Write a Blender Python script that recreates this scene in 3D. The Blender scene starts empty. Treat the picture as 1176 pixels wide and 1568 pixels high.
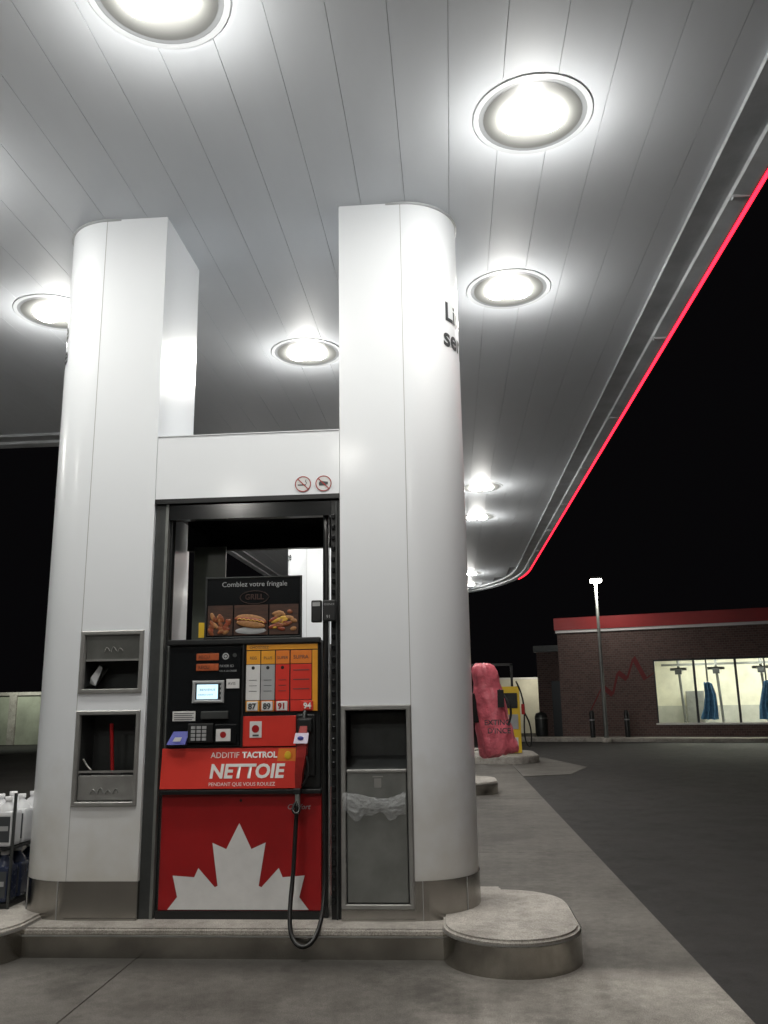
import bpy, bmesh, math, random
from mathutils import Matrix, Vector
from mathutils.geometry import tessellate_polygon
random.seed(7)
S=bpy.context.scene
S.view_settings.view_transform='Standard'; S.view_settings.look='None'; S.view_settings.exposure=0
C=S.collection
# ---------------- materials
def newmat(n):
    m=bpy.data.materials.new(n); m.use_nodes=True
    nt=m.node_tree; return m,nt,nt.nodes['Principled BSDF']
def mat(n,col,rough=.5,metal=0,var=0.0,vs=3.0,bump=0,bs=60,coat=0,stretch=None,dist=.01,bstretch=None,aniso=0,detail=8):
    m,nt,b=newmat(n)
    b.inputs['Roughness'].default_value=rough; b.inputs['Metallic'].default_value=metal
    b.inputs['Base Color'].default_value=(*col,1)
    if coat: b.inputs['Coat Weight'].default_value=coat; b.inputs['Coat Roughness'].default_value=.12
    if aniso:
        tg=nt.nodes.new('ShaderNodeTangent'); tg.direction_type='RADIAL'; tg.axis='Z'
        nt.links.new(tg.outputs[0],b.inputs['Tangent']); b.inputs['Anisotropic'].default_value=aniso; b.inputs['Anisotropic Rotation'].default_value=.25
    tc=nt.nodes.new('ShaderNodeTexCoord'); mp=nt.nodes.new('ShaderNodeMapping')
    nt.links.new(tc.outputs['Object'],mp.inputs[0])
    if stretch: mp.inputs['Scale'].default_value=stretch
    if var:
        no=nt.nodes.new('ShaderNodeTexNoise'); no.inputs['Scale'].default_value=vs; no.inputs['Detail'].default_value=detail
        no.inputs['Roughness'].default_value=.65
        nt.links.new(mp.outputs[0],no.inputs['Vector'])
        r=nt.nodes.new('ShaderNodeValToRGB')
        r.color_ramp.elements[0].position=.3; r.color_ramp.elements[1].position=.7
        r.color_ramp.elements[0].color=(*[c*(1-var) for c in col],1)
        r.color_ramp.elements[1].color=(*[min(1,c*(1+var*.5)) for c in col],1)
        nt.links.new(no.outputs[0],r.inputs[0]); nt.links.new(r.outputs[0],b.inputs['Base Color'])
        if not coat:
            mr=nt.nodes.new('ShaderNodeMapRange'); mr.inputs['To Min'].default_value=max(0,rough-.08); mr.inputs['To Max'].default_value=min(1,rough+.1)
            nt.links.new(no.outputs[0],mr.inputs[0]); nt.links.new(mr.outputs[0],b.inputs['Roughness'])
    if bump:
        m2=nt.nodes.new('ShaderNodeMapping'); nt.links.new(tc.outputs['Object'],m2.inputs[0])
        if bstretch: m2.inputs['Scale'].default_value=bstretch
        elif stretch: m2.inputs['Scale'].default_value=stretch
        n2=nt.nodes.new('ShaderNodeTexNoise'); n2.inputs['Scale'].default_value=bs; n2.inputs['Detail'].default_value=4 if bs>5 else 1
        nt.links.new(m2.outputs[0],n2.inputs['Vector'])
        bp=nt.nodes.new('ShaderNodeBump'); bp.inputs['Strength'].default_value=bump; bp.inputs['Distance'].default_value=dist
        nt.links.new(n2.outputs[0],bp.inputs['Height']); nt.links.new(bp.outputs[0],b.inputs['Normal'])
    return m
def emis(n,col,s):
    m,nt,b=newmat(n); b.inputs['Base Color'].default_value=(*[c*.3 for c in col],1)
    b.inputs['Emission Color'].default_value=(*col,1); b.inputs['Emission Strength'].default_value=s; return m
def concrete(n,col,stain=.5,lane=False,bump=.5):
    m,nt,b=newmat(n); L=nt.links.new
    tc=nt.nodes.new('ShaderNodeTexCoord')
    def noise(sc,d=8,ro=.6):
        x=nt.nodes.new('ShaderNodeTexNoise'); x.inputs['Scale'].default_value=sc; x.inputs['Detail'].default_value=d; x.inputs['Roughness'].default_value=ro
        L(tc.outputs['Object'],x.inputs['Vector']); return x
    a=noise(.9,10,.7); f=noise(14,8,.7); g=noise(170,3,.5); h=noise(3.7,6,.75)
    def ramp(src,p0,p1,c0,c1):
        r=nt.nodes.new('ShaderNodeValToRGB'); r.color_ramp.elements[0].position=p0; r.color_ramp.elements[1].position=p1
        r.color_ramp.elements[0].color=(c0,c0*.99,c0*.98,1); r.color_ramp.elements[1].color=(c1,c1,c1,1); L(src,r.inputs[0]); return r.outputs[0]
    def mul(x,y):
        k=nt.nodes.new('ShaderNodeMix'); k.data_type='RGBA'; k.blend_type='MULTIPLY'; k.inputs[0].default_value=1
        L(x,k.inputs[6]); L(y,k.inputs[7]); return k.outputs[2]
    def mrange(src,f0,f1,t0,t1):
        mr=nt.nodes.new('ShaderNodeMapRange'); mr.inputs['From Min'].default_value=f0; mr.inputs['From Max'].default_value=f1
        mr.inputs['To Min'].default_value=t0; mr.inputs['To Max'].default_value=t1; L(src,mr.inputs[0])
        cb=nt.nodes.new('ShaderNodeCombineColor')
        for i in range(3): L(mr.outputs[0],cb.inputs[i])
        return cb.outputs[0]
    def madd(x,k,y):
        ad=nt.nodes.new('ShaderNodeMath'); ad.operation='MULTIPLY_ADD'; L(x,ad.inputs[0]); ad.inputs[1].default_value=k; L(y,ad.inputs[2]); return ad.outputs[0]
    o=mul(mul(ramp(a.outputs[0],.32,.62,1-stain,1.0),ramp(f.outputs[0],.3,.7,1-stain*.6,1.1)),ramp(g.outputs[0],.35,.65,.65,1.25))
    o=mul(o,ramp(h.outputs[0],.36,.52,1-stain*.8,1.0))
    if lane:
        sx=nt.nodes.new('ShaderNodeSeparateXYZ'); L(tc.outputs['Object'],sx.inputs[0])
        o=mul(o,mrange(madd(a.outputs[0],1.6,sx.outputs[0]),.5,1.7,.48,1.15))
        o=mul(o,mrange(madd(h.outputs[0],.55,sx.outputs[1]),5.22,5.46,1.0,.42))
    base=nt.nodes.new('ShaderNodeRGB'); base.outputs[0].default_value=(*col,1)
    o=mul(o,base.outputs[0]); L(o,b.inputs['Base Color'])
    rr=nt.nodes.new('ShaderNodeMapRange'); rr.inputs['To Min'].default_value=.5; rr.inputs['To Max'].default_value=1; L(h.outputs[0],rr.inputs[0]); L(rr.outputs[0],b.inputs['Roughness'])
    bp=nt.nodes.new('ShaderNodeBump'); bp.inputs['Strength'].default_value=bump; bp.inputs['Distance'].default_value=.006
    L(g.outputs[0],bp.inputs['Height']); L(bp.outputs[0],b.inputs['Normal'])
    return m
WHITE=mat('white_paint',(.78,.81,.85),.33,0,0,.5,.035,1.6,coat=.2)
# road grime settling on the lowest part of the white cladding
nt=WHITE.node_tree; b=nt.nodes['Principled BSDF']; tc=nt.nodes.new('ShaderNodeTexCoord'); sx=nt.nodes.new('ShaderNodeSeparateXYZ'); nn=nt.nodes.new('ShaderNodeTexNoise')
nn.inputs['Scale'].default_value=5; nn.inputs['Detail'].default_value=6
ma=nt.nodes.new('ShaderNodeMath'); ma.operation='MULTIPLY_ADD'; ma.inputs[1].default_value=-.9
mr=nt.nodes.new('ShaderNodeMapRange'); mr.inputs['From Min'].default_value=-.15; mr.inputs['From Max'].default_value=.7
mx=nt.nodes.new('ShaderNodeMix'); mx.data_type='RGBA'; mx.inputs[6].default_value=(.58,.57,.54,1); mx.inputs[7].default_value=(.78,.81,.85,1)
nt.links.new(tc.outputs['Object'],sx.inputs[0]); nt.links.new(tc.outputs['Object'],nn.inputs['Vector']); nt.links.new(nn.outputs[0],ma.inputs[0]); nt.links.new(sx.outputs[2],ma.inputs[2])
nt.links.new(ma.outputs[0],mr.inputs[0]); nt.links.new(mr.outputs[0],mx.inputs[0]); nt.links.new(mx.outputs[2],b.inputs['Base Color'])
CEIL=mat('ceiling_panel_paint',(.66,.69,.73),.55,0,.08,.8,.03,3,stretch=(1,.35,1))
CEIL.node_tree.nodes['Principled BSDF'].inputs['Specular IOR Level'].default_value=.3
CEILD=mat('ceiling_groove',(.30,.31,.33),.7)
SOFF=mat('soffit_trim',(.44,.46,.48),.5,0,.3,2)
STEEL=mat('stainless_steel',(.40,.385,.36),.22,1,.12,5,.2,2.2,dist=.02,aniso=.85,bstretch=(2.5,2.5,.5))
CURB=mat('steel_curb_face',(.44,.42,.38),.20,1,.35,3,.5,2.6,dist=.035,aniso=.7,bstretch=(1.6,1.6,1.6))
FRM=mat('aluminium_frame',(.36,.36,.35),.35,.55,.15,7)
STEELB=mat('brushed_grey_metal',(.24,.25,.24),.42,.6,.2,5,.05,120)
BLACK=mat('black_plastic',(.012,.013,.014),.38,0,.3,8)
BLACKG=mat('black_gloss',(.01,.011,.012),.14,0)
SEAM=mat('panel_seam',(.35,.35,.35),.7)
RED=mat('red_panel',(.34,.010,.012),.33,0,.14,4)
REDB=mat('red_orange_panel',(.66,.045,.032),.3,0,.08,4)
ORANGE=mat('orange_panel',(.72,.20,.03),.35,0,.12,6)
AMBER=mat('amber_panel',(.75,.33,.03),.35,0,.12,6)
WLAB=mat('white_label',(.70,.70,.70),.4,0,.08,8)
LAMPW=mat('lamp_trim_white',(.50,.52,.54),.5)
GASK=mat('lamp_gasket',(.22,.23,.24),.5)
GREYL=mat('grey_label',(.36,.37,.38),.4,0,.1,8)
PURP=mat('blue_violet_plastic',(.08,.09,.38),.35)
DGREY=mat('dark_grey_metal',(.07,.075,.075),.4,.4,.3,4)
INK=mat('dark_lettering',(.05,.055,.06),.5)
INKW=mat('white_lettering',(.8,.8,.78),.5)
RUB=mat('hose_rubber',(.012,.012,.012),.33)
CONC=concrete('concrete_pad',(.37,.35,.32),.45,lane=True)
CONCI=concrete('island_concrete',(.50,.475,.44),.38)
ASPH=concrete('asphalt',(.030,.027,.027),.65,bump=1)
BULB=emis('lamp_bulb',(1,.975,.90),170)
LED=emis('red_led',(1,.012,.03),6)
SCRN=emis('display_screen',(.62,.88,1),1.2)
YEL=mat('yellow_panel',(.75,.5,.03),.4,0,.1,4)
BAG=mat('red_vinyl_cover',(.78,.17,.22),.3,0,.3,10,.7,14,dist=.03)
FILM=mat('clear_plastic_bag',(.75,.78,.8),.15,0,0,5,.9,25)
FILM.node_tree.nodes['Principled BSDF'].inputs['Alpha'].default_value=.30
TAN=mat('bun_crust',(.36,.17,.06),.5,0,.4,60)
SAUS=mat('sausage_brown',(.25,.05,.02),.35,0,.4,60)
MUST=mat('mustard',(.6,.36,.05),.4)
FRY=mat('fried_brown',(.26,.07,.02),.45,0,.7,90)
LOGO=mat('dim_brown_logo',(.035,.011,.006),.5)
CRM=mat('cream_wall',(.70,.69,.58),.6,0,.15,2)
BLUE=mat('blue_cloth',(.05,.18,.36),.7,0,.4,9)
LENS,nt,b=newmat('lamp_lens'); b.inputs['Base Color'].default_value=(.06,.062,.06,1); b.inputs['Roughness'].default_value=.4
tc=nt.nodes.new('ShaderNodeTexCoord'); vm=nt.nodes.new('ShaderNodeVectorMath'); vm.operation='SUBTRACT'; vm.inputs[1].default_value=(.5,.5,0)
sp=nt.nodes.new('ShaderNodeVectorMath'); sp.operation='MULTIPLY'; sp.inputs[1].default_value=(1,1,0)
ln=nt.nodes.new('ShaderNodeVectorMath'); ln.operation='LENGTH'; mr=nt.nodes.new('ShaderNodeMapRange')
mr.inputs['From Min'].default_value=.20; mr.inputs['From Max'].default_value=.5; mr.inputs['To Min'].default_value=.75; mr.inputs['To Max'].default_value=.08; mr.interpolation_type='SMOOTHSTEP'  # bulb bloom painted into the lens as emission fading outward from its centre
nt.links.new(tc.outputs['Generated'],vm.inputs[0]); nt.links.new(vm.outputs[0],sp.inputs[0]); nt.links.new(sp.outputs[0],ln.inputs[0]); nt.links.new(ln.outputs['Value'],mr.inputs[0]); nt.links.new(mr.outputs[0],b.inputs['Emission Strength'])
b.inputs['Emission Color'].default_value=(1,.98,.90,1)
# ---------------- geometry helpers
def link(me,name,m,parent=None,smooth=False):
    o=bpy.data.objects.new(name,me); C.objects.link(o)
    if m: me.materials.append(m)
    if smooth:
        for p in me.polygons: p.use_smooth=True
    if parent: o.parent=parent; o.matrix_parent_inverse=Matrix.Translation(-parent.location)
    return o
def E(name,loc=(0,0,0)):
    e=bpy.data.objects.new(name,None); e.empty_display_size=.2; C.objects.link(e); e.location=loc; return e
def box(name,x0,x1,y0,y1,z0,z1,m,p=None,bev=0):
    bm=bmesh.new(); bmesh.ops.create_cube(bm,size=1)
    for v in bm.verts:
        v.co=Vector(((x0+x1)/2+v.co.x*(x1-x0),(y0+y1)/2+v.co.y*(y1-y0),(z0+z1)/2+v.co.z*(z1-z0)))
    if bev: bmesh.ops.bevel(bm,geom=bm.edges[:],offset=bev,segments=2,affect='EDGES',profile=.6)
    me=bpy.data.meshes.new(name); bm.to_mesh(me); bm.free(); return link(me,name,m,p)
def raw(name,vs,fs,m,p=None,smooth=False):
    me=bpy.data.meshes.new(name); me.from_pydata(vs,[],fs); me.update(); return link(me,name,m,p,smooth)
def boxes(name,lst,m,p=None):
    vs=[];fs=[]
    for (x0,x1,y0,y1,z0,z1) in lst:
        b=len(vs); vs+=[(x0,y0,z0),(x1,y0,z0),(x1,y1,z0),(x0,y1,z0),(x0,y0,z1),(x1,y0,z1),(x1,y1,z1),(x0,y1,z1)]
        fs+=[tuple(b+i for i in f) for f in [(0,3,2,1),(4,5,6,7),(0,1,5,4),(1,2,6,5),(2,3,7,6),(3,0,4,7)]]
    return raw(name,vs,fs,m,p)
def wall_loop(name,pts,z0,z1,m,p=None,closed=True,smooth=True):
    n=len(pts); vs=[(x,y,z0) for x,y in pts]+[(x,y,z1) for x,y in pts]
    fs=[(i,(i+1)%n,n+(i+1)%n,n+i) for i in range(n if closed else n-1)]
    return raw(name,vs,fs,m,p,smooth)
def prism(name,pts,z0,z1,m,p=None,bev=0):
    bm=bmesh.new(); f=bm.faces.new([bm.verts.new((x,y,z0)) for x,y in pts])
    r=bmesh.ops.extrude_face_region(bm,geom=[f])
    for v in [g for g in r['geom'] if isinstance(g,bmesh.types.BMVert)]: v.co.z=z1
    bmesh.ops.recalc_face_normals(bm,faces=bm.faces[:])
    if bev:
        es=[e for e in bm.edges if all(abs(v.co.z-z1)<1e-5 for v in e.verts)]
        bmesh.ops.bevel(bm,geom=es,offset=bev,segments=3,affect='EDGES')
    me=bpy.data.meshes.new(name); bm.to_mesh(me); bm.free(); return link(me,name,m,p)
def lathe(name,prof,c,m,p=None,seg=40,sx=1,sy=1,smooth=True):
    vs=[];fs=[]
    for r,z in prof:
        for i in range(seg):
            a=2*math.pi*i/seg; vs.append((c[0]+r*sx*math.cos(a),c[1]+r*sy*math.sin(a),c[2]+z))
    for j in range(len(prof)-1):
        for i in range(seg):
            k=(i+1)%seg; fs.append((j*seg+i,j*seg+k,(j+1)*seg+k,(j+1)*seg+i))
    return raw(name,vs,fs,m,p,smooth)
def tube(name,pts,r,m,p=None,cyc=False):
    cu=bpy.data.curves.new(name,'CURVE'); cu.dimensions='3D'; cu.bevel_depth=r; cu.bevel_resolution=3; cu.resolution_u=10
    s=cu.splines.new('NURBS'); s.points.add(len(pts)-1)
    for i,q in enumerate(pts): s.points[i].co=(*q,1)
    s.order_u=3; s.use_endpoint_u=True; s.use_cyclic_u=cyc
    o=bpy.data.objects.new(name,cu); C.objects.link(o)
    me=bpy.data.meshes.new_from_object(o.evaluated_get(bpy.context.evaluated_depsgraph_get()))
    bpy.data.objects.remove(o); return link(me,name,m,p,True)
def textdata(s,size,align='LEFT',off=0,shear=0,res=3):
    cu=bpy.data.curves.new('t','FONT'); cu.body=s; cu.size=size; cu.align_x=align; cu.offset=off; cu.shear=shear
    cu.resolution_u=res
    o=bpy.data.objects.new('t',cu); C.objects.link(o)
    me=bpy.data.meshes.new_from_object(o.evaluated_get(bpy.context.evaluated_depsgraph_get()))
    bpy.data.objects.remove(o); return me
def text(name,s,x,y,z,size,m,p=None,align='LEFT',off=0,shear=0,tilt=0):
    me=textdata(s,size,align,off,shear)
    for v in me.vertices:
        a,b=v.co.x,v.co.y
        v.co=Vector((x+a,y+b*tilt,z+b))
    me.materials.clear(); return link(me,name,m,p)
def textarc(name,s,cx,cy,R,th0,z,size,m,p,off=0,align='LEFT'):
    me=textdata(s,size,align,off,res=6)
    bm=bmesh.new(); bm.from_mesh(me); bmesh.ops.triangulate(bm,faces=bm.faces[:])
    long=[e for e in bm.edges if e.calc_length()>.03]; bmesh.ops.subdivide_edges(bm,edges=long,cuts=3); bm.to_mesh(me); bm.free()
    for v in me.vertices:
        th=th0+v.co.x/R; zz=v.co.y
        v.co=Vector((cx+R*math.sin(th),cy-R*math.cos(th),z+zz))
    me.materials.clear(); return link(me,name,m,p)
def flat(name,pts,y,m,p=None):
    t=tessellate_polygon([[Vector((x,z,0)) for x,z in pts]])
    fs=[]
    for a,b,c in t:
        (x0,z0),(x1,z1),(x2,z2)=pts[a],pts[b],pts[c]
        cr=(x1-x0)*(z2-z0)-(x2-x0)*(z1-z0)
        fs.append((a,b,c) if cr>0 else (a,c,b))
    return raw(name,[(x,y,z) for x,z in pts],fs,m,p)
def disc(name,x,y,z,r,m,p,seg=28,r2=None):
    if r2 is None: return raw(name,[(x+r*math.cos(2*math.pi*i/seg),y,z+r*math.sin(2*math.pi*i/seg)) for i in range(seg)],[tuple(range(seg))],m,p)
    vs=[];fs=[]
    for i in range(seg):
        a=2*math.pi*i/seg
        vs+= [(x+r*math.cos(a),y,z+r*math.sin(a)),(x+r2*math.cos(a),y,z+r2*math.sin(a))]
    for i in range(seg):
        k=(i+1)%seg; fs.append((2*i,2*k,2*k+1,2*i+1))
    return raw(name,vs,fs,m,p)
def blob(name,x,y,z,rx,ry,rz,m,p,rot=0):
    bm=bmesh.new(); bmesh.ops.create_uvsphere(bm,u_segments=16,v_segments=10,radius=1)
    for v in bm.verts:
        a,b=v.co.x*rx,v.co.z*rz; c,s=math.cos(rot),math.sin(rot)
        v.co=Vector((x+a*c-b*s,y+v.co.y*ry,z+a*s+b*c))
    me=bpy.data.meshes.new(name); bm.to_mesh(me); bm.free(); return link(me,name,m,p,True)
# ---------------- ground
box('ground',-400,400,-300,700,-.3,-.010,ASPH)
g=E('concrete_pavement',(0,0,0))
lst=[]; ys=[-14,-9,-4,.6,4.15,8.8,13.4,18,22.6,27.5]
XS=[-14,-9.4,-4.9,-1.9,1.33]
for i in range(4):
    for j in range(len(ys)-1):
        lst.append((XS[i]+.005,XS[i+1]-.005,ys[j]+.005,ys[j+1]-.005,-.05,0))
boxes('slabs',lst,CONC,g)
box('joint_fill',-14,1.33,-14,27.5,-.06,-.004,mat('joint',(.06,.055,.05),.9),g)
prism('apron',[(1.335,17.2),(2.3,17.6),(2.9,19.4),(2.3,22.6),(1.335,23)],-.05,-.001,CONC,g)
# ---------------- island
ISL=[]
def stadium(cx,y0,y1,r,n=20):
    pts=[]
    for i in range(n+1):
        a=math.pi+math.pi*i/n; pts.append((cx+r*math.cos(a),y0+r*math.sin(a)))
    for i in range(n+1):
        a=math.pi*i/n; pts.append((cx+r*math.cos(a),y1+r*math.sin(a)))
    return pts
isl=E('pump_island',(-1.35,5.87,0)); ISL.append(isl)
prism('concrete_top',[(-2.99,5.285),(.30,5.285),(.30,6.455),(-2.99,6.455)],0,.16,CONCI,isl,.012)
box('steel_edge',-2.99,.30,5.268,5.284,0,.128,CURB,isl)
box('steel_edge_back',-2.99,.30,6.456,6.470,0,.128,CURB,isl)
box('steel_rail',-2.99,.30,5.262,5.267,.118,.126,FRM,isl)
for cx in (.30,-3.0):
    prism('bumper_top',stadium(cx,5.33,5.82,.392,30),.02,.19,CONCI,isl,.015)
    wall_loop('bumper_band',stadium(cx,5.33,5.82,.399,30),0,.155,CURB,isl)
    wall_loop('bumper_lip',stadium(cx,5.33,5.82,.401,30),.160,.168,FRM,isl)
# ---------------- columns
ZC=5.0; YF=5.47; YB=6.27; R=.40; CY=5.87
def facade(name,x0,x1,z0,z1,hx0,hx1,holes,y,m,p):
    vs=[];fs=[]
    def q(a,b,c,d):
        if b-a<1e-4 or d-c<1e-4:return
        n=len(vs); vs.extend([(a,y,c),(b,y,c),(b,y,d),(a,y,d)]); fs.append((n,n+1,n+2,n+3))
    z=z0
    for h0,h1 in holes:
        q(x0,x1,z,h0); q(x0,hx0,h0,h1); q(hx1,x1,h0,h1); z=h1
    q(x0,x1,z,z1)
    return raw(name,vs,fs,m,p)
def recess(name,x0,x1,z0,z1,y0,y1,m,p):
    vs=[(x0,y0,z0),(x1,y0,z0),(x1,y0,z1),(x0,y0,z1),(x0,y1,z0),(x1,y1,z0),(x1,y1,z1),(x0,y1,z1)]
    return raw(name,vs,[(4,5,6,7),(0,1,5,4),(3,7,6,2),(0,4,7,3),(1,2,6,5)],m,p)
def frame(name,x0,x1,z0,z1,w,y0,y1,m,p):
    vs=[];fs=[]
    prof=[(0,y1),(0,y0+.006),(.006,y0),(w-.005,y0),(w,y0+.006),(w,y1)]
    for d,y in prof: vs+=[(x0+d,y,z0+d),(x1-d,y,z0+d),(x1-d,y,z1-d),(x0+d,y,z1-d)]
    for j in range(len(prof)-1):
        for i in range(4):
            k=(i+1)%4; fs.append((j*4+i,j*4+k,j*4+4+k,j*4+4+i))
    return raw(name,vs,fs,m,p)
def column(side,xi,xc,holes,hx0,hx1):
    e=E('canopy_column',((xi+xc)/2,CY,.16)); ISL.append(e)
    arc=[(xc+side*R*math.sin(math.pi*i/48),CY-R*math.cos(math.pi*i/48)) for i in range(49)]
    wall_loop('round_shell',arc,.16,ZC,WHITE,e,closed=False)
    raw('back_face',[(xi,YB,.16),(xc,YB,.16),(xc,YB,ZC),(xi,YB,ZC)],[(0,1,2,3)],WHITE,e)
    raw('inner_face',[(xi,YF,.16),(xi,YB,.16),(xi,YB,ZC),(xi,YF,ZC)],[(0,1,2,3)],WHITE,e)
    a,b=min(xi,xc),max(xi,xc)
    facade('front_face',a,b,.16,ZC,hx0,hx1,holes,YF,WHITE,e)
    box('seam_front',xc-.002,xc+.002,YF-.001,YF+.004,.38,ZC,SEAM,e)
    Rb=R+.006
    arcb=[(xc+side*Rb*math.sin(math.pi*i/48),CY-Rb*math.cos(math.pi*i/48)) for i in range(49)]
    wall_loop('steel_base',arcb,.16,.385,STEEL,e,closed=False)
    if side<0: box('steel_base_front',a,b,YF-.006,YF-.001,.16,.385,STEEL,e); box('steel_base_inner',xi+.001,xi+.006,YF-.006,YB,.16,.385,STEEL,e)
    else: box('steel_base_front',a,b,YF-.006,YF-.001,.16,.222,STEEL,e)
    box('base_lip',a,b,YF-.012,YF-.007,.16,.172,STEEL,e)
    for an in (.12,.9):
        px=xc+side*(Rb+.002)*math.sin(an); py=CY-(Rb+.002)*math.cos(an)
        box('base_joint',px-.002,px+.002,py-.002,py+.002,.16,.385,SEAM,e)
    lathe('collar',[(R+.015,0),(R+.015,-.012),(R,-.012)],(xc,CY,ZC),SOFF,e)
    if side>0:
        for s,z,t in (('Libre',4.13,48),('service',3.93,45)): textarc('lettering',s,xc,CY,R+.004,math.radians(t),z,.20,INK,e,.005)
    else:
        for s,z,t in (('Libre',4.13,-50),('service',3.93,-47)): textarc('lettering',s,xc,CY,R+.004,math.radians(t),z,.20,INK,e,.005,'RIGHT')
    return e
XR,XRC=-.709,-.26; XL,XLC=-1.99,-2.45
cr=column(1,XR,XRC,[(.25,1.41)],-.69,-.28)
cl=column(-1,XL,XLC,[(.855,1.40),(1.56,1.92)],-2.425,-2.04)
bm_=E('portal_beam',(-1.35,CY,3.05)); ISL.append(bm_)
box('beam_front',XL+.003,XR-.003,YF+.002,YB-.002,2.83,3.28,WHITE,bm_)
box('soffit_black',XL+.01,XR-.01,YF+.01,YB-.01,2.80,2.829,BLACKG,bm_)
box('valance_back',XL+.01,XR-.01,YB-.08,YB-.02,2.60,2.80,BLACKG,bm_)
box('drip_edge',XL+.003,XR-.003,YF-.004,YF+.008,2.800,2.832,BLACK,bm_)
box('top_cap',XL+.003,XR-.003,YF-.004,YB+.004,3.281,3.287,WHITE,bm_)
for i,x in enumerate((-.961,-.82)):
    disc('prohibition_ground',x,YF-.002,2.905,.056,WLAB,bm_)
    disc('prohibition_ring',x,YF-.004,2.905,.055,RED,bm_,r2=.049)
    flat('prohibition_slash',[(x-.036,2.905+.031),(x-.031,2.905+.036),(x+.036,2.905-.031),(x+.031,2.905-.036)],YF-.005,RED,bm_)
    if i==0:
        flat('cigarette',[(x-.035,2.895),(x+.02,2.895),(x+.02,2.903),(x-.035,2.903)],YF-.0035,INK,bm_)
        tube('smoke',[(x+.02,YF-.003,2.905),(x+.03,YF-.003,2.915),(x+.012,YF-.003,2.922),(x+.022,YF-.003,2.935)],.0015,INK,bm_)
    else:
        flat('engine_icon',[(x-.03,2.89),(x+.01,2.89),(x+.03,2.90),(x+.03,2.915),(x,2.92),(x-.02,2.925),(x-.032,2.91)],YF-.0035,INK,bm_)
# ---------------- left column fixtures
pt=E('paper_towel_dispenser',(-2.23,YF,1.74)); ISL.append(pt)
frame('frame',-2.447,-2.018,1.535,1.942,.028,YF-.016,YF+.02,FRM,pt)
recess('recess',-2.425,-2.04,1.56,1.92,YF+.001,YF+.22,DGREY,pt)
raw('hood',[(-2.418,YF+.004,1.91),(-2.047,YF+.004,1.91),(-2.047,YF+.03,1.755),(-2.418,YF+.03,1.755)],[(0,1,2,3)],STEELB,pt)
box('hood_lip',-2.418,-2.047,YF+.02,YF+.05,1.745,1.757,FRM,pt)
for dx,h in ((0,.05),(.045,.06),(.09,.04)): tube('emboss',[(-2.29+dx,YF+.014,1.805),(-2.28+dx,YF+.010,1.805+h),(-2.255+dx,YF+.014,1.81)],.0025,FRM,pt)
raw('paper_towel',[(-2.40,YF+.06,1.60),(-2.35,YF+.04,1.585),(-2.325,YF+.08,1.70),(-2.35,YF+.09,1.72),(-2.39,YF+.05,1.64)],[(0,1,2,3,4)],GREYL,pt)
raw('towel_tray',[(-2.42,YF+.2,1.57),(-2.42,YF+.02,1.57),(-2.3,YF+.12,1.70),(-2.36,YF+.18,1.72)],[(0,1,2,3)],STEELB,pt)
sq=E('squeegee_station',(-2.23,YF,1.12)); ISL.append(sq)
frame('frame',-2.447,-2.018,.83,1.425,.028,YF-.016,YF+.02,FRM,sq)
recess('recess',-2.425,-2.04,.855,1.40,YF+.001,YF+.24,DGREY,sq)
box('bucket_front',-2.415,-2.05,YF+.006,YF+.03,.865,1.02,FRM,sq,.006)
for dx,h in ((0,.05),(.05,.07),(.10,.04),(.15,.06)): tube('emboss',[(-2.33+dx,YF+.004,.905),(-2.33+dx+.02,YF+.004,.905+h),(-2.33+dx+.035,YF+.004,.91)],.0035,STEELB,sq)
box('bucket_rim',-2.415,-2.05,YF+.004,YF+.014,1.035,1.048,FRM,sq)
box('water_tray',-2.40,-2.06,YF+.04,YF+.2,.95,1.0,BLACK,sq)
tube('squeegee_handle',[(-2.215,YF+.07,1.03),(-2.225,YF+.06,1.2),(-2.23,YF+.05,1.34)],.012,RED,sq)
box('squeegee_head',-2.30,-2.15,YF+.06,YF+.09,1.0,1.03,BLACK,sq,.006)
tube('bracket',[(-2.40,YF+.03,1.12),(-2.36,YF+.03,1.06),(-2.34,YF+.03,1.05)],.006,FRM,sq)
# ---------------- waste bin
wb=E('waste_bin',(-.48,YF,.83)); ISL.append(wb)
frame('frame',-.708,-.262,.225,1.432,.03,YF-.016,YF+.02,FRM,wb)
recess('recess',-.69,-.28,.25,1.41,YF+.001,YF+.34,DGREY,wb)
box('bin_door',-.672,-.298,YF-.006,YF+.02,.262,1.028,STEELB,wb,.008)
box('door_top_roll',-.674,-.296,YF-.012,YF+.03,1.020,1.040,FRM,wb,.006)
box('recess_back_panel',-.67,-.30,YF+.2,YF+.21,1.06,1.38,DGREY,wb)
raw('chute',[(-.688,YF+.03,1.03),(-.282,YF+.03,1.03),(-.282,YF+.3,1.16),(-.688,YF+.3,1.16)],[(0,1,2,3)],DGREY,wb)
box('litter_icon_a',-.50,-.455,YF-.0085,YF-.006,.93,.985,FRM,wb)
box('litter_icon_b',-.51,-.445,YF-.0085,YF-.006,.992,1.0,FRM,wb)
bm=bmesh.new(); nx,nz=44,18
vv=[[None]*(nz+1) for _ in range(nx+1)]
for i in range(nx+1):
    for j in range(nz+1):
        u=i/nx; w=j/nz
        low=.80-.03*math.sin(u*9)-.05*math.sin(u*math.pi)+.012*math.sin(u*23)
        top=.90+.012*math.sin(u*7)-.025*math.sin(u*math.pi)
        vv[i][j]=bm.verts.new((-.695+u*.39+random.uniform(-.004,.004),YF-.012-.014*math.sin(w*math.pi)-.014*random.random(),top-w*(top-low)+random.uniform(-.003,.003)))
for i in range(nx):
    for j in range(nz): bm.faces.new((vv[i][j],vv[i+1][j],vv[i+1][j+1],vv[i][j+1]))
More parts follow.
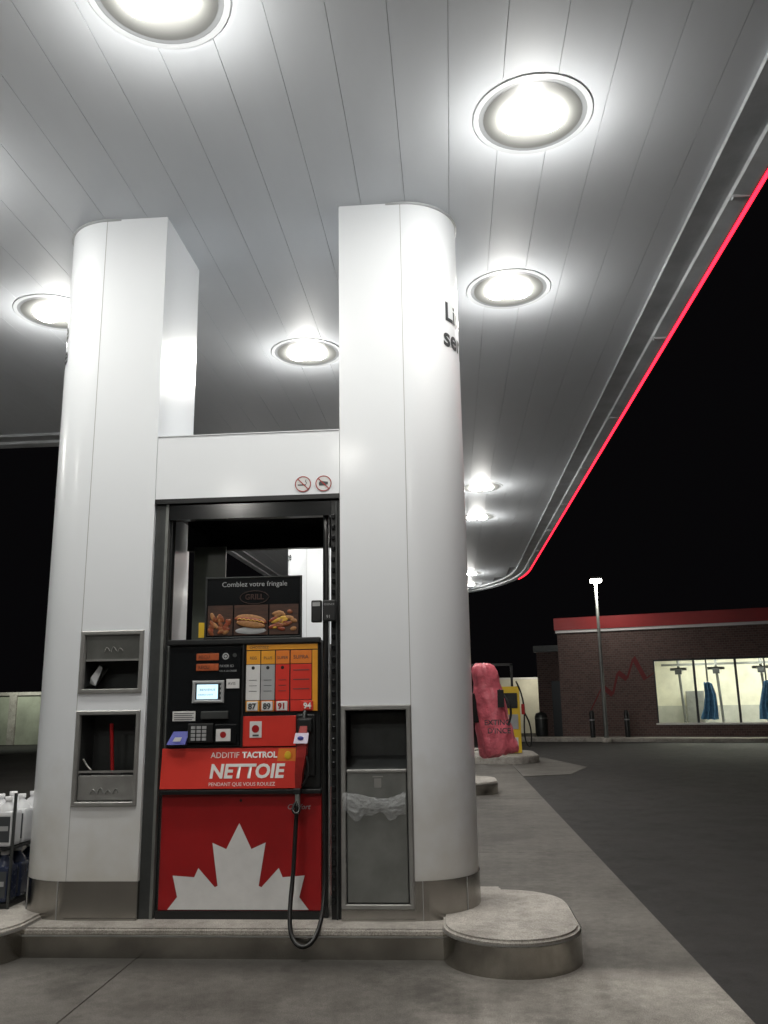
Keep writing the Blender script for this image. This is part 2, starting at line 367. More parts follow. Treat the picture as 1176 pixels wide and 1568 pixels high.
me=bpy.data.meshes.new('liner'); bm.to_mesh(me); bm.free(); link(me,'plastic_liner',FILM,wb,True)
# ---------------- fuel dispenser
fd=E('fuel_dispenser',(-1.355,5.8,.16)); ISL.append(fd)
XA,XB=-1.87,-.84
box('plinth',XA-.01,XB+.01,5.50,6.1,.16,.205,BLACK,fd)
box('lower_cabinet',XA,XB,5.515,6.09,.205,.90,RED,fd,.006)
box('mid_shelf',XA-.006,XB+.006,5.475,6.10,.895,.925,BLACK,fd,.008)
box('upper_cabinet',XA+.01,XB-.005,5.50,6.09,.925,1.862,BLACK,fd,.012)
box('top_visor',XA+.005,XB-.002,5.470,5.52,1.835,1.872,BLACK,fd,.008)
box('side_post_left',XA-.02,XA+.0,5.54,6.05,.18,1.85,STEELB,fd)
lf=[(-.445,.212),(-.385,.285),(-.418,.41),(-.28,.40),(-.255,.454),(-.147,.342),(-.13,.35),(-.17,.603),(-.08,.565),(0,.72)]
pts=[(-1.362+x,z) for x,z in lf]+[(-1.362-x,z) for x,z in lf[::-1][1:]]
flat('maple_leaf',pts,5.511,WLAB,fd)
disc('lock',-1.355,5.510,.855,.009,BLACK,fd)
text('model_script','Confort',-1.06,5.512,.80,.045,GREYL,fd,shear=.3)
raw('red_band',[(XA+.0,5.462,.932),(-.985,5.462,.932),(-.985,5.488,1.178),(XA+.0,5.488,1.178),(XA,5.51,.932),(-.985,5.51,.932),(-.985,5.51,1.178),(XA,5.51,1.178)],
    [(0,1,2,3),(4,7,6,5),(0,4,5,1),(3,2,6,7),(0,3,7,4),(1,5,6,2)],REDB,fd)
ty=lambda z:5.460+(z-.932)*.1057
text('word_additif','ADDITIF',-1.55,ty(1.115),1.118,.050,INKW,fd,tilt=.1057)
text('word_product','TACTROL',-1.345,ty(1.115),1.118,.050,INKW,fd,off=.002,tilt=.1057)
text('word_nettoie','NETTOIE',-1.555,ty(.995),.997,.118,INKW,fd,off=.004,shear=.12,tilt=.1057)
text('word_small','PENDANT QUE VOUS ROULEZ',-1.555,ty(.95),.948,.031,INKW,fd,tilt=.1057)
raw('orange_flash',[(-1.12,5.479,1.095),(-.987,5.479,1.095),(-.987,5.485,1.172),(-1.11,5.485,1.172)],[(0,1,2,3)],ORANGE,fd)
blob('mini_leaf',-1.05,5.479,1.13,.022,.003,.026,YEL,fd)
box('left_bezel',-1.845,-1.365,5.486,5.50,1.19,1.82,BLACKG,fd,.006)
CST=mat('copper_sticker',(.45,.10,.03),.4,0,.3,30)
for z in (1.735,1.668):
    box('receipt_slot_sticker',-1.665,-1.515,5.480,5.487,z,z+.045,CST,fd,.003)
    text('sticker_text','RECU',-1.65,5.478,z+.012,.03,BLACK,fd)
disc('speaker',-1.47,5.484,1.76,.022,GREYL,fd,r2=.014)
disc('speaker_core',-1.47,5.484,1.76,.009,GREYL,fd)
disc('small_round',-1.41,5.484,1.765,.014,DGREY,fd)
text('tiny_text','PAYER ICI',-1.51,5.484,1.69,.022,GREYL,fd)
text('tiny_text','OU A LA CAISSE',-1.51,5.484,1.66,.016,GREYL,fd)
frame('screen_frame',-1.685,-1.475,1.462,1.605,.02,5.474,5.49,GREYL,fd)
box('screen_bezel',-1.67,-1.49,5.482,5.488,1.475,1.592,BLACK,fd)
flat('screen',[(-1.655,1.487),(-1.515,1.487),(-1.515,1.580),(-1.655,1.580)],5.480,SCRN,fd)
text('screen_text','BIENVENUE',-1.635,5.4785,1.54,.020,INK,fd); text('screen_text','INSEREZ CARTE',-1.645,5.4785,1.51,.014,INK,fd)
for z in (1.50,1.53,1.56): box('soft_key',-1.50,-1.485,5.474,5.482,z,z+.015,GREYL,fd,.002)
box('white_notice',-1.46,-1.375,5.481,5.487,1.553,1.612,WLAB,fd,.001); text('notice_text','AVIS',-1.45,5.480,1.575,.026,INK,fd)
box('instruction_label',-1.81,-1.66,5.481,5.487,1.350,1.412,WLAB,fd,.001)
for k in range(4): box('label_line',-1.80,-1.68+.01*(k%2),5.4795,5.481,1.358+k*.013,1.362+k*.013,INK,fd)
raw('card_reader',[(-1.83,5.44,1.205),(-1.71,5.44,1.205),(-1.695,5.485,1.285),(-1.80,5.485,1.285),(-1.83,5.486,1.2),(-1.71,5.486,1.2)],[(0,1,2,3),(0,4,5,1),(0,3,4),(1,5,2)],PURP,fd)
flat('reader_arrow',[(-1.79,1.225),(-1.74,1.225),(-1.73,1.25),(-1.775,1.25)],5.438,WLAB,fd)
box('keypad_housing',-1.70,-1.535,5.455,5.487,1.215,1.335,BLACK,fd,.008)
boxes('keypad_keys',[(-1.675+i*.036,-1.648+i*.036,5.448,5.456,1.228+j*.024,1.246+j*.024) for i in range(3) for j in range(4)],GREYL,fd)
box('contactless_reader',-1.53,-1.385,5.465,5.487,1.21,1.33,BLACKG,fd,.008)
box('contactless_label',-1.515,-1.42,5.461,5.466,1.222,1.298,WLAB,fd,.001); disc('contactless_dot',-1.468,5.4595,1.262,.02,RED,fd)
box('printer_mouth',-1.62,-1.44,5.462,5.487,1.36,1.41,DGREY,fd,.006)
box('grade_board',-1.335,-.855,5.486,5.50,1.40,1.835,BLACK,fd,.004)
for i,(a,b) in enumerate(((-1.33,-1.239),(-1.233,-1.142),(-1.136,-1.046))):
    box('grade_card',a,b,5.481,5.487,1.475,1.700,[WLAB,GREYL,REDB][i],fd,.001)
    disc('grade_dot',(a+b)/2,5.480,1.68,.011,BLACK,fd)
    box('grade_head',a,b,5.482,5.487,1.704,1.79,[AMBER,AMBER,ORANGE][i],fd,.002)
    box('grade_foot',a,b,5.483,5.487,1.402,1.472,[AMBER,ORANGE,REDB][i],fd,.002)
    text('grade_name',['REG','PLUS','SUPER'][i],(a+b)/2,5.4805,1.735,.026,INK,fd,align='CENTER')
    for k in range(3): box('card_line',a+.02,b-.02,5.4795,5.481,1.53+k*.035,1.533+k*.035,INK,fd)
box('grade_card_wide',-1.038,-.90,5.481,5.487,1.475,1.700,REDB,fd,.001); box('grade_head_wide',-1.038,-.90,5.482,5.487,1.704,1.79,ORANGE,fd,.002)
box('grade_foot_wide',-1.038,-.90,5.483,5.487,1.402,1.472,REDB,fd,.002); box('grade_edge',-.896,-.86,5.482,5.487,1.402,1.79,AMBER,fd,.002)
box('header_strip',-1.33,-.86,5.480,5.487,1.796,1.830,AMBER,fd,.002)
text('header_text','SUPRA',-1.02,5.4795,1.735,.034,INK,fd); text('header_text','CHOISISSEZ',-1.31,5.4785,1.804,.024,INK,fd)
for z in (1.66,1.60,1.54): box('supra_line',-1.02,-.915,5.4795,5.481,z,z+.005,INK,fd)
for i,(n,x) in enumerate((('87',-1.285),('89',-1.188),('91',-1.091),('94',-.925))):
    box('button_%s'%n,x-.036,x+.036,5.468,5.487,1.407,1.466,WLAB if i<3 else REDB,fd,.005)
    text('num_%s'%n,n,x,5.4665,1.419,.050,INK if i<2 else RED if i<3 else INKW,fd,align='CENTER',off=.002)
box('red_lower_panel',-1.345,-1.0,5.482,5.50,1.186,1.375,REDB,fd,.003)
box('sticker_white',-1.30,-1.222,5.479,5.483,1.24,1.342,WLAB,fd,.001); disc('sticker_mark',-1.262,5.478,1.295,.024,RED,fd); flat('sticker_slash',[(-1.28,1.25),(-1.24,1.25),(-1.24,1.26),(-1.28,1.26)],5.4775,INK,fd)
box('trim_black',-1.355,-1.345,5.478,5.50,1.18,1.835,BLACK,fd)
# topper sign
tp=E('advertising_topper',(-1.3,5.56,2.08)); ISL.append(tp)
box('board',-1.63,-.985,5.545,5.575,1.885,2.285,BLACKG,tp,.004)
frame('topper_frame',-1.637,-.978,1.878,2.292,.012,5.538,5.56,DGREY,tp)
text('slogan','Comblez votre fringale',-1.30,5.542,2.225,.048,GREYL,tp,align='CENTER')
tube('logo_oval',[(-1.30+.10*math.cos(a*.524),5.542,2.15+.045*math.sin(a*.524)) for a in range(12)],.002,LOGO,tp,True)
text('logo_text','GRILL',-1.30,5.542,2.137,.05,LOGO,tp,align='CENTER',off=.001)
wood=mat('poster_wood',(.055,.022,.012),.6,0,.6,9,stretch=(1,1,8))
for a,b in ((-1.615,-1.445),(-1.435,-1.205),(-1.195,-1.0)):
    box('food_photo',a,b,5.541,5.546,1.90,2.10,wood,tp)
for k in range(22):
    blob('chicken_wing',-1.53+random.uniform(-.065,.065),5.540,1.955+random.uniform(-.045,.07),random.uniform(.02,.034),.004,.014,[FRY,FRY,SAUS,TAN][k%4],tp,random.uniform(-1.5,1.5))
blob('bun_back',-1.32,5.541,2.0,.105,.004,.035,TAN,tp,-.15); blob('sausage',-1.32,5.538,1.995,.112,.005,.019,SAUS,tp,-.15); blob('bun_front',-1.32,5.536,1.97,.10,.005,.024,TAN,tp,-.15)
tube('mustard',[(-1.41+i*.015,5.532,2.01-i*.0022+(.008 if i%2 else -.008)) for i in range(13)],.003,MUST,tp)
blob('paper',-1.32,5.541,1.928,.105,.003,.024,GREYL,tp)
for k in range(20):
    blob('pizza_piece',-1.10+random.uniform(-.07,.07),5.540,1.985+random.uniform(-.055,.07),random.uniform(.018,.04),.004,.014,[TAN,FRY,MUST,SAUS,TAN][k%5],tp,random.uniform(-.6,.6))
box('yellow_tag',-1.68,-1.64,5.56,5.565,1.89,1.99,YEL,tp)
# jamb posts
jb=E('dispenser_surround',(-1.35,5.6,1.5)); ISL.append(jb)
box('jamb_left',-1.988,-1.915,5.50,5.64,.16,2.80,DGREY,jb,.004)
box('jamb_left_strip',-1.915,-1.895,5.49,5.54,.16,2.80,STEELB,jb,.003)
box('jamb_left_inner',-1.895,-1.878,5.54,5.60,.16,2.70,BLACK,jb)
box('jamb_right',-.775,-.711,5.50,5.64,.16,2.80,BLACK,jb,.004)
box('jamb_right_strip',-.742,-.730,5.485,5.502,.16,2.78,DGREY,jb,.003)
box('jamb_right_inner',-.835,-.80,5.54,5.62,.16,2.70,BLACKG,jb,.004)
box('header',-1.915,-.775,5.50,5.56,2.69,2.80,BLACKG,jb)
for k in range(34): box('clip',-.768,-.746,5.478,5.502,.25+k*.073,.285+k*.073,BLACKG,jb,.006)
box('glass_panel_left',-1.88,-1.64,6.05,6.07,1.86,2.60,mat('greenish_panel',(.10,.115,.095),.3,0,.3,3),jb)
# nozzle and hose
nz=E('fuel_nozzle',(-.96,5.45,1.15)); ISL.append(nz)
box('holster',-1.0,-.875,5.475,5.505,1.0,1.385,BLACK,nz,.012)
box('holster_cup',-.985,-.89,5.43,5.49,1.27,1.36,BLACK,nz,.014)
raw('nozzle_body',[(x,y,z) for z,(a,b,c,d) in ((.93,(-.99,-.955,5.42,5.455)),(1.02,(-.992,-.945,5.405,5.465)),(1.12,(-.985,-.925,5.40,5.47)),(1.25,(-.975,-.915,5.41,5.47)),(1.31,(-.965,-.92,5.43,5.475))) for x,y in ((a,c),(b,c),(b,d),(a,d))],
    [(j*4+i,j*4+(i+1)%4,j*4+4+(i+1)%4,j*4+4+i) for j in range(4) for i in range(4)]+[(3,2,1,0),(16,17,18,19)],mat('red_nozzle_cover',(.33,.02,.018),.35,0,.3,20),nz)
tube('trigger_guard',[(-.95,5.43,.95),(-.915,5.41,.98),(-.90,5.41,1.07),(-.925,5.42,1.13)],.007,BLACK,nz)
tube('spout',[(-.945,5.44,1.30),(-.94,5.45,1.37),(-.94,5.47,1.40)],.012,DGREY,nz)
raw('nozzle_label',[(-1.0,5.395,1.205),(-.91,5.395,1.205),(-.905,5.41,1.268),(-.99,5.41,1.268)],[(0,1,2,3)],mat('lilac_label',(.72,.66,.8),.4),nz)
blob('label_mark',-.955,5.398,1.237,.02,.003,.012,PURP,nz)
box('nozzle_collar',-1.0,-.955,5.405,5.455,.90,.935,BLACK,nz,.006); box('swivel',-.99,-.962,5.41,5.45,.83,.90,STEELB,nz,.004)
hz=E('fuel_hose',(-.9,5.4,.9)); ISL.append(hz)
tube('hose',[(-.977,5.43,.88),(-.985,5.41,.7),(-.99,5.38,.45),(-1.0,5.32,.27),(-.985,5.25,.14),(-.93,5.21,.08),(-.86,5.22,.085),(-.815,5.28,.16),(-.80,5.38,.30),(-.805,5.44,.6),(-.82,5.46,1.0),(-.815,5.465,1.5),(-.80,5.47,1.95),(-.80,5.48,2.3),(-.81,5.50,2.62),(-.82,5.56,2.70)],.0135,RUB,hz)
tube('hose_coil',[(-.977,5.42,.86),(-1.01,5.40,.82),(-.98,5.38,.78),(-.95,5.40,.81),(-.975,5.42,.85)],.009,RUB,hz)
box('breakaway',-.90,-.83,5.45,5.49,1.965,2.11,BLACK,hz,.01); box('breakaway_clamp',-.825,-.735,5.45,5.485,1.97,2.11,BLACK,hz,.01)
box('breakaway_label',-.89,-.84,5.447,5.451,2.07,2.095,GREYL,hz); text('tag','ESSENCE',-.815,5.448,2.075,.018,GREYL,hz); text('tag','91',-.80,5.448,1.99,.03,GREYL,hz)
def dup(e,dy):
    n=e.copy(); C.objects.link(n); n.location.y+=dy
    for c in e.children:
        k=c.copy(); C.objects.link(k); k.parent=n; k.matrix_parent_inverse=c.matrix_parent_inverse.copy()
for dy in (8.9,17.9):
    for e in ISL: dup(e,dy)
# ---------------- fire extinguisher with cover
fe=E('fire_extinguisher',(.27,6.12,1.38))
vs=[];fs=[];seg=44
prof=[(.012,1.706),(.05,1.704),(.078,1.685),(.090,1.65),(.092,1.61),(.088,1.57),(.094,1.53),(.104,1.49),(.106,1.44),(.114,1.38),(.115,1.32),(.124,1.26),(.126,1.20),(.134,1.14),(.134,1.10),(.122,1.08),(.0,1.09)]
for j,(r,z) in enumerate(prof):
    for i in range(seg):
        a=2*math.pi*i/seg; w=1+.06*math.sin(3*a+j*.5)+.05*math.sin(7*a-j*.6)+.03*math.sin(11*a+j*1.7)+random.uniform(-.02,.02)
        vs.append((.228+.15*(1.7-z)+r*w*math.cos(a),6.10+r*.85*w*math.sin(a),z+random.uniform(-.006,.006)+.02*math.cos(a)*(z<1.2)))
for j in range(len(prof)-1):
    for i in range(seg):
        k=(i+1)%seg; fs.append((j*seg+i,j*seg+k,(j+1)*seg+k,(j+1)*seg+i))
raw('vinyl_cover',vs,fs,BAG,fe,True)
text('word_ext','EXTINC',.305,5.955,1.285,.050,INK,fe,align='CENTER',off=.001); text('word_teur',"D'INCE",.315,5.95,1.23,.050,INK,fe,align='CENTER',off=.001)
box('inspection_tag',.315,.36,5.975,5.981,1.40,1.52,BLACK,fe,.002)
tube('extinguisher_hose',[(.33,6.02,1.52),(.39,5.98,1.45),(.41,5.98,1.35),(.38,5.98,1.28)],.008,BLACK,fe)
box('wall_bracket',.10,.20,6.05,6.12,1.3,1.5,BLACK,fe,.01)
# ---------------- canopy
XE=2.26
cn=E('station_canopy',(-1.4,10,5))
def yfar(x,a=3.32,b=5.4): 
    t=(x+1.42)/a; return 23.0+b*math.sqrt(max(0,1-min(1,t*t)))
L=[];pitch=.32;x=-5.02
while x<1.88:
    x1=min(x+pitch-.003,1.91); L.append((x,x1,-12,min(yfar(x),yfar(x1)),ZC,ZC+.02)); x+=pitch
x=-5.02-pitch
while x>-13:
    L.append((x,x+pitch-.003,-12,10.3,ZC,ZC+.02)); x-=pitch
boxes('ceiling_panels',L,CEIL,cn)
box('ceiling_deck',-13,2.1,-12,10.3,ZC+.022,ZC+.05,CEILD,cn)
prism('ceiling_deck_far',[(-5.1,10.3),(2.1,10.3),(2.1,23)]+[(-1.42+3.5*math.cos(a*.1*math.pi),23+5.5*math.sin(a*.1*math.pi)) for a in range(1,10)]+[(-5.1,23)],ZC+.022,ZC+.05,CEILD,cn)
def outl(o):
    pts=[(XE-o,-12.0)]+[(XE-o,y) for y in (0,10,20)]
    pts+=[(-1.42+(XE+1.42-o)*math.cos(math.pi*i/40),23+(5.75-o)*math.sin(math.pi*i/40)) for i in range(41)]
    pts+=[(-5.17+o,y) for y in (18,10.6-o)]
    pts+=[(-9,10.6-o),(-13,10.6-o)]
    return pts
def ribbon(name,o0,z0,o1,z1,m,smooth=False):
    a,b=outl(o0),outl(o1); n=len(a)
    return raw(name,[(x,y,z0) for x,y in a]+[(x,y,z1) for x,y in b],[(i,i+1,n+i+1,n+i) for i in range(n-1)],m,cn,smooth)
ribbon('soffit_inner_drop',.36,ZC+.03,.36,ZC-.035,SOFF)
ribbon('soffit_band',.36,ZC-.035,.16,ZC-.035,SOFF)
ribbon('soffit_step',.16,ZC-.035,.155,ZC-.07,SOFF)
ribbon('gutter_band',.155,ZC-.07,.03,ZC-.085,SOFF)
ribbon('lip',.03,ZC-.085,.025,ZC-.055,DGREY)
ribbon('lip_top',.025,ZC-.055,-.005,ZC-.055,DGREY)
ribbon('fascia',-.005,ZC-.055,-.005,ZC+.85,WHITE)
ribbon('fascia_red',-.012,ZC+.2,-.012,ZC+.8,RED)
n=9
A=outl(.006)[:n];B=outl(-.012)[:n]
raw('led_strip',[(x,y,ZC-.088) for x,y in A]+[(x,y,ZC-.088) for x,y in B]+[(x,y,ZC-.066) for x,y in B]+[(x,y,ZC-.066) for x,y in A],
    [(k*n+i,k*n+i+1,((k+1)%4)*n+i+1,((k+1)%4)*n+i) for k in range(4) for i in range(n-1)],LED,cn)
for k in range(9):
    y=3.1+k*2.4; box('splice_plate',XE-.15,XE-.03,y,y+.05,ZC-.093,ZC-.072,SOFF,cn,.004)
# ---------------- lamps
def lamp(x,y):
    e=E('canopy_light',(x,y,ZC))
    lathe('trim_ring',[(.372,-.003),(.368,-.007),(.335,-.008)],(x,y,ZC),LAMPW,e,smooth=False)
    lathe('inner_ring',[(.335,-.005),(.305,-.006)],(x,y,ZC),GASK,e,smooth=False)
    lathe('lens',[(.305,-.007),(.22,-.012),(.12,-.016),(0.001,-.018)],(x,y,ZC),LENS,e)
    for s in (-1,1):
        lathe('bulb',[(.104,-.020),(.088,-.036),(.05,-.046),(0.001,-.050)],(x+s*.098,y,ZC),BULB,e,seg=14,sy=1.35)
    l=bpy.data.lights.new('halo_fill','POINT'); l.energy=20; l.shadow_soft_size=.06; l.color=(1,.98,.93)  # added point light under the bulbs, brightens the ceiling around each fixture
    o=bpy.data.objects.new('ceiling_halo_fill',l); C.objects.link(o); o.location=(x,y,ZC-.26); o.parent=e; o.matrix_parent_inverse=Matrix.Translation(-e.location)
    o.visible_glossy=True
for y in (-2.6,4.62,6.89,13.95,16.35,23.9,26.2): lamp(.62,y)
for y in (-2.6,4.62,6.89,13.95,16.35): lamp(-3.52,y)
for y in (-.7,3.50,8.05,12.9,17.3,22.0): lamp(-1.38,y)
for y in (2,7): lamp(-8.5,y)
# ---------------- washer fluid jugs
wj=E('washer_fluid_jugs',(-3.1,5.95,.19))
JW=mat('jug_white',(.72,.73,.75),.3,0,.1,8); JD=mat('jug_dark_liquid',(.03,.04,.08),.25,0,.3,8); JC=mat('jug_cap',(.7,.7,.72),.4)
box('stand_base',-3.36,-2.90,5.62,6.15,.19,.22,BLACK,wj); box('stand_shelf',-3.36,-2.90,5.62,6.15,.545,.56,BLACK,wj)
boxes('stand_posts',[(a,a+.015,b,b+.015,.19,.9) for a in (-3.37,-2.90) for b in (5.61,6.14)],DGREY,wj)
for i in range(3):
    for j in range(3):
        for k in range(2):
            x=-3.28+i*.15; y=5.70+j*.17; z=.222+k*.34
            box('jug_body',x-.065,x+.065,y-.07,y+.07,z,z+.22,JD if k==0 else JW,wj,.018)
            lathe('jug_neck',[(.062,.215),(.05,.25),(.022,.275),(.022,.29)],(x,y,z),JW if k else JD,wj,16)
            lathe('jug_cap',[(.026,.285),(.026,.31),(.001,.312)],(x,y,z),JC,wj,14)
            box('jug_label',x-.055,x+.055,y-.073,y-.0705,z+.03,z+.19,INK,wj)
            box('jug_label_stripe',x-.045,x+.045,y-.0755,y-.0735,z+.10,z+.13,GREYL,wj)
# ---------------- far diesel dispenser
dd=E('diesel_dispenser',(1.2,21.8,0))
prism('curb',stadium(1.2,21.2,22.6,.85,14),0,.16,CONCI,dd,.02)
box('cabinet',.75,1.35,21.6,22.2,.16,1.55,DGREY,dd,.02)
box('yellow_side',1.20,1.68,21.55,21.60,.18,1.78,YEL,dd,.01); box('price_card',1.30,1.62,21.535,21.549,1.25,1.62,BLACK,dd); box('grey_card',1.36,1.62,21.535,21.549,.75,1.1,GREYL,dd); box('white_card',1.32,1.60,21.53,21.54,.3,.55,WLAB,dd)
boxes('frame_posts',[(.45,.51,21.8,21.86,.16,2.35),(1.50,1.56,21.8,21.86,.16,2.35),(.45,1.56,21.8,21.86,2.30,2.36)],BLACK,dd)
tube('hose',[(1.60,21.4,1.9),(1.80,21.4,1.5),(1.72,21.4,.5),(1.90,21.4,.25),(1.92,21.4,.9),(1.76,21.4,1.15)],.02,RUB,dd)
box('nozzle',1.70,1.78,21.35,21.43,1.1,1.35,RED,dd,.01)
# ---------------- car wash building
cw=E('car_wash_building',(4.0,32,0)); cw.rotation_euler=(0,0,math.radians(-18))
brk,nt,b=newmat('brown_brick'); bt=nt.nodes.new('ShaderNodeTexBrick'); tc=nt.nodes.new('ShaderNodeTexCoord'); mp=nt.nodes.new('ShaderNodeMapping')
mp.inputs['Rotation'].default_value=(math.radians(90),0,0)
nt.links.new(tc.outputs['Object'],mp.inputs[0]); nt.links.new(mp.outputs[0],bt.inputs['Vector'])
bt.inputs['Scale'].default_value=3.2; bt.inputs['Color1'].default_value=(.12,.072,.064,1); bt.inputs['Color2'].default_value=(.08,.048,.045,1); bt.inputs['Mortar'].default_value=(.15,.135,.125,1)
bt.inputs['Mortar Size'].default_value=.018; nt.links.new(bt.outputs[0],b.inputs['Base Color']); b.inputs['Roughness'].default_value=.85
def P(o): o.matrix_parent_inverse=Matrix.Identity(4); return o
def bx(n,*a): 
    x0,x1,y0,y1,z0,z1,m=a[:7]; return P(box(n,x0,x1,y0,y1,z0,z1,m,cw,a[7] if len(a)>7 else 0))
W0,W1,H0,H1=3.34,13.0,.58,2.77
bx('wall_a',0,W0,0,.3,0,3.85,brk); bx('wall_b',W0,W1,0,.3,0,H0,brk); bx('wall_c',W0,W1,0,.3,H1,3.85,brk); bx('wall_d',W1,20,0,.3,0,3.85,brk)
bx('side_wall',0,.3,.3,9,0,3.85,brk); bx('back_wall',.3,20,7,7.3,0,3.85,CRM); bx('far_wall',19.7,20,.3,7,0,3.85,brk)
bx('roof',0,20,.3,9,3.86,4.3,DGREY); bx('inner_ceiling',.31,19.7,.31,7,3.2,3.25,CRM); bx('inner_floor',.31,19.7,.31,7,0,.05,CONCI); bx('inner_partition',2.6,2.7,.31,7,0,3.2,CRM)
bx('white_stripe',-.05,20,-.06,.29,3.851,3.95,WLAB); bx('red_fascia',-.08,20,-.09,.29,3.951,4.4,mat('fascia_red',(.32,.012,.014),.4,0,.2,1))
FR=mat('window_frame',(.04,.045,.05),.4,.5)
x=W0
while x<W1+.1:
    bx('mullion',x-.04,x+.04,.02,.14,H0,H1,FR); x+=1.35
bx('sill',W0-.05,W1+.05,-.04,.16,H0-.06,H0-.001,WLAB); bx('head',W0,W1,.02,.14,H1-.06,H1-.001,FR)
TUBEL=emis('fluorescent_tube',(.97,1,.88),55)
for x in (4.2,6.4,8.6,10.8): bx('ceiling_tube',x,x+1.3,2.2,2.35,3.1,3.16,TUBEL)
for x in (4.2,6.4,8.6,10.8): bx('ceiling_tube',x,x+1.3,5.2,5.35,3.1,3.16,TUBEL)
for x in (4.0,5.35,6.9,8.0): 
    P(tube('water_pipe',[(x,3,3.1),(x,3,2.6),(x+.05,3,1.6),(x+.1,3,.2)],.05,STEELB,cw)); bx('pipe_bracket',x-.3,x+.3,2.9,3.0,2.45,2.55,STEELB); bx('sprayer',x-.12,x+.12,2.7,2.9,2.3,2.5,DGREY)
bx('overhead_rail',3.4,13,2.7,2.85,2.62,2.70,STEELB); bx('wainscot',2.71,19.6,6.9,6.99,.05,1.1,mat('wainscot',(.45,.46,.42),.5,0,.2,2))
bx('equipment_box',4.0,4.7,6.2,6.85,.05,1.7,STEELB,.03)
for x in (5.05,7.0,8.9):
    vs=[];fs=[];sg=18
    pr=[(.05,2.0),(.12,1.95),(.16,1.55),(.20,1.1),(.26,.7)]
    for j,(r,z) in enumerate(pr):
        for i in range(sg):
            a=2*math.pi*i/sg; w=1+(.18 if i%2 else -.1)+.1*math.sin(x*7+i); vs.append((x+r*w*math.cos(a)+.06*math.sin(j*1.3+x),1.6+r*w*math.sin(a),z-.06*random.random()))
    for j in range(len(pr)-1):
        for i in range(sg): k=(i+1)%sg; fs.append((j*sg+i,j*sg+k,(j+1)*sg+k,(j+1)*sg+i))
    P(raw('wash_curtain',vs,fs,BLUE,cw)); P(tube('curtain_pole',[(x,1.6,3.1),(x,1.6,2.6),(x,1.6,2.0)],.03,STEELB,cw))
zz=[(905,1088),(925,1050),(940,1064),(950,1028),(963,1040),(975,1006),(990,1040),(1002,1032)]
q=[((px-860)/42.8,1.88+(1050-py)*.0225) for px,py in zz]
LR=mat('leaf_outline_paint',(.13,.010,.012),.6)
for i in range(len(q)-1):
    (x0,z0),(x1,z1)=q[i],q[i+1]
    P(raw('leaf_outline',[(x0-.06,-.004-.001*(i%2),z0-.06),(x1-.06,-.004-.001*(i%2),z1-.06),(x1+.06,-.004-.001*(i%2),z1+.06),(x0+.06,-.004-.001*(i%2),z0+.06)],[(0,1,2,3)],LR,cw))
bx('wing_wall',-1.3,-.01,2.2,2.5,0,3.3,brk); bx('wing_roof',-1.4,0,2.1,6,3.31,3.55,DGREY); bx('wing_side',-1.3,-1.0,2.5,6,0,3.3,brk)
bx('wing_door',-.75,-.15,2.14,2.19,.05,2.15,FR)
bx('sidewalk',-2,20,-1.3,-.001,0,.12,CONCI)
lw=E('boundary_wall',(3.3,39,0)); box('wall',2.0,4.3,38.9,39.1,0,2.35,CRM,lw); box('coping',1.95,4.35,38.85,39.15,2.351,2.43,WLAB,lw)
def area(name,loc,pw,size,col,rot=(0,0,0),par=None):
    l=bpy.data.lights.new(name,'AREA'); l.energy=pw; l.size=size; l.shape='DISK'; l.color=col
    o=bpy.data.objects.new(name,l); C.objects.link(o); o.location=loc; o.rotation_euler=rot
    if par: o.parent=par; o.matrix_parent_inverse=Matrix.Translation(-par.location)
    return o
wl=E('wall_lamp_post',(4.0,37.2,0)); tube('post',[(4.0,37.2,0),(4.0,37.2,1.2),(4.0,37.2,2.3)],.05,STEELB,wl); box('lamp_head',3.9,4.1,37.1,37.3,2.3,2.42,emis('small_lamp',(1,.95,.8),12),wl,.02)
area('lamp_light',(3.7,37.4,2.6),20,.3,(1,.93,.75),(math.radians(40),0,0),wl)
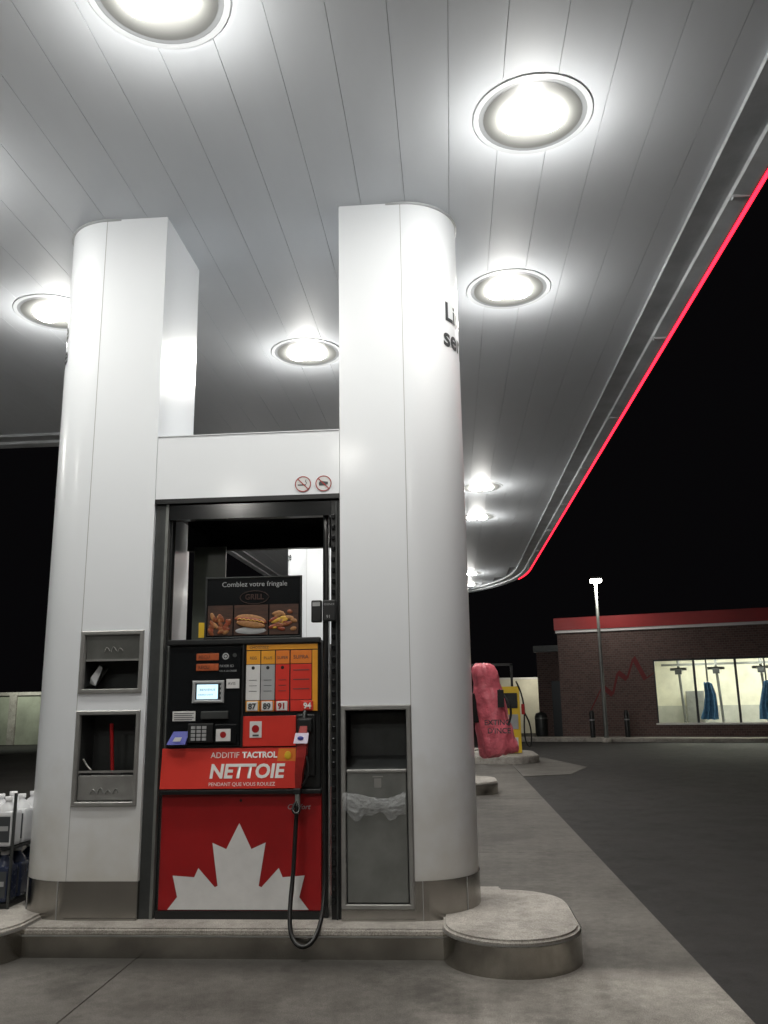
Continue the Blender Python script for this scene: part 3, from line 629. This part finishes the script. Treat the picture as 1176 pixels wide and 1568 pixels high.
# street lamp
sl=E('street_lamp',(5.2,30.0,0))
lathe('pole',[(.085,0),(.07,.4),(.06,3),(.045,5.55),(.001,5.56)],(5.2,30.0,0),STEELB,sl,16)
lathe('base',[(.16,0),(.16,.12),(.09,.15)],(5.2,30,.0),CONCI,sl,16)
box('head',4.98,5.42,29.75,30.1,5.55,5.66,STEELB,sl,.03)
box('lens',5.02,5.38,29.74,30.02,5.44,5.548,emis('street_lens',(1,.98,.9),35),sl,.03)
area('bulb',(5.2,29.88,5.40),60,.3,(1,.95,.85),(0,0,0),sl)
for x in (4.9,6.1):
    e=E('bollard',(x,30.9,0)); lathe('post',[(.09,0),(.09,.95),(.06,1.03),(.001,1.05)],(x,30.9,0),BLACK,e,16); lathe('stripe',[(.093,.7),(.093,.74)],(x,30.9,0),GREYL,e,16)
e=E('litter_bin',(3.5,34.5,0)); lathe('body',[(.22,0),(.25,.1),(.25,.8),(.2,.92),(.001,.98)],(3.5,34.5,0),DGREY,e,20); lathe('rim',[(.26,.7),(.26,.76)],(3.5,34.5,0),STEELB,e,20)
rw=E('concrete_wall',(-20,34,0)); box('panels',-40,-11,33.9,34.2,0,1.95,mat('pale_wall',(.35,.37,.30),.7,0,.3,1),rw); box('coping',-40,-11,33.82,34.28,1.951,2.08,CONCI,rw)
boxes('piers',[(x,x+.3,33.8,34.3,0,2.0) for x in range(-38,-11,4)],CONCI,rw)
area('wall_light',(-17,32,3.2),60,.3,(.95,1,.85),(math.radians(35),0,0),rw)
# ---------------- world & camera
w=bpy.data.worlds.new('World'); S.world=w; w.use_nodes=True
bg=w.node_tree.nodes['Background']; bg.inputs[0].default_value=(.24,.22,.26,1); bg.inputs[1].default_value=.009
cam=bpy.data.cameras.new('camera'); co=bpy.data.objects.new('camera',cam); C.objects.link(co); S.camera=co
cam.sensor_fit='VERTICAL'; cam.sensor_height=36; cam.lens=29.5; cam.clip_end=2000; cam.clip_start=.05
yaw=math.radians(4.3); pt_=math.radians(12.76)
F=Vector((-math.sin(yaw)*math.cos(pt_),math.cos(yaw)*math.cos(pt_),math.sin(pt_)))
R0=Vector((math.cos(yaw),math.sin(yaw),0)); U0=R0.cross(F)
k=math.radians(.93); Rr=R0*math.cos(k)-U0*math.sin(k); Uu=U0*math.cos(k)+R0*math.sin(k)
M=Matrix((( Rr.x,Uu.x,-F.x,0),(Rr.y,Uu.y,-F.y,0),(Rr.z,Uu.z,-F.z,1.45),(0,0,0,1)))
co.matrix_world=M
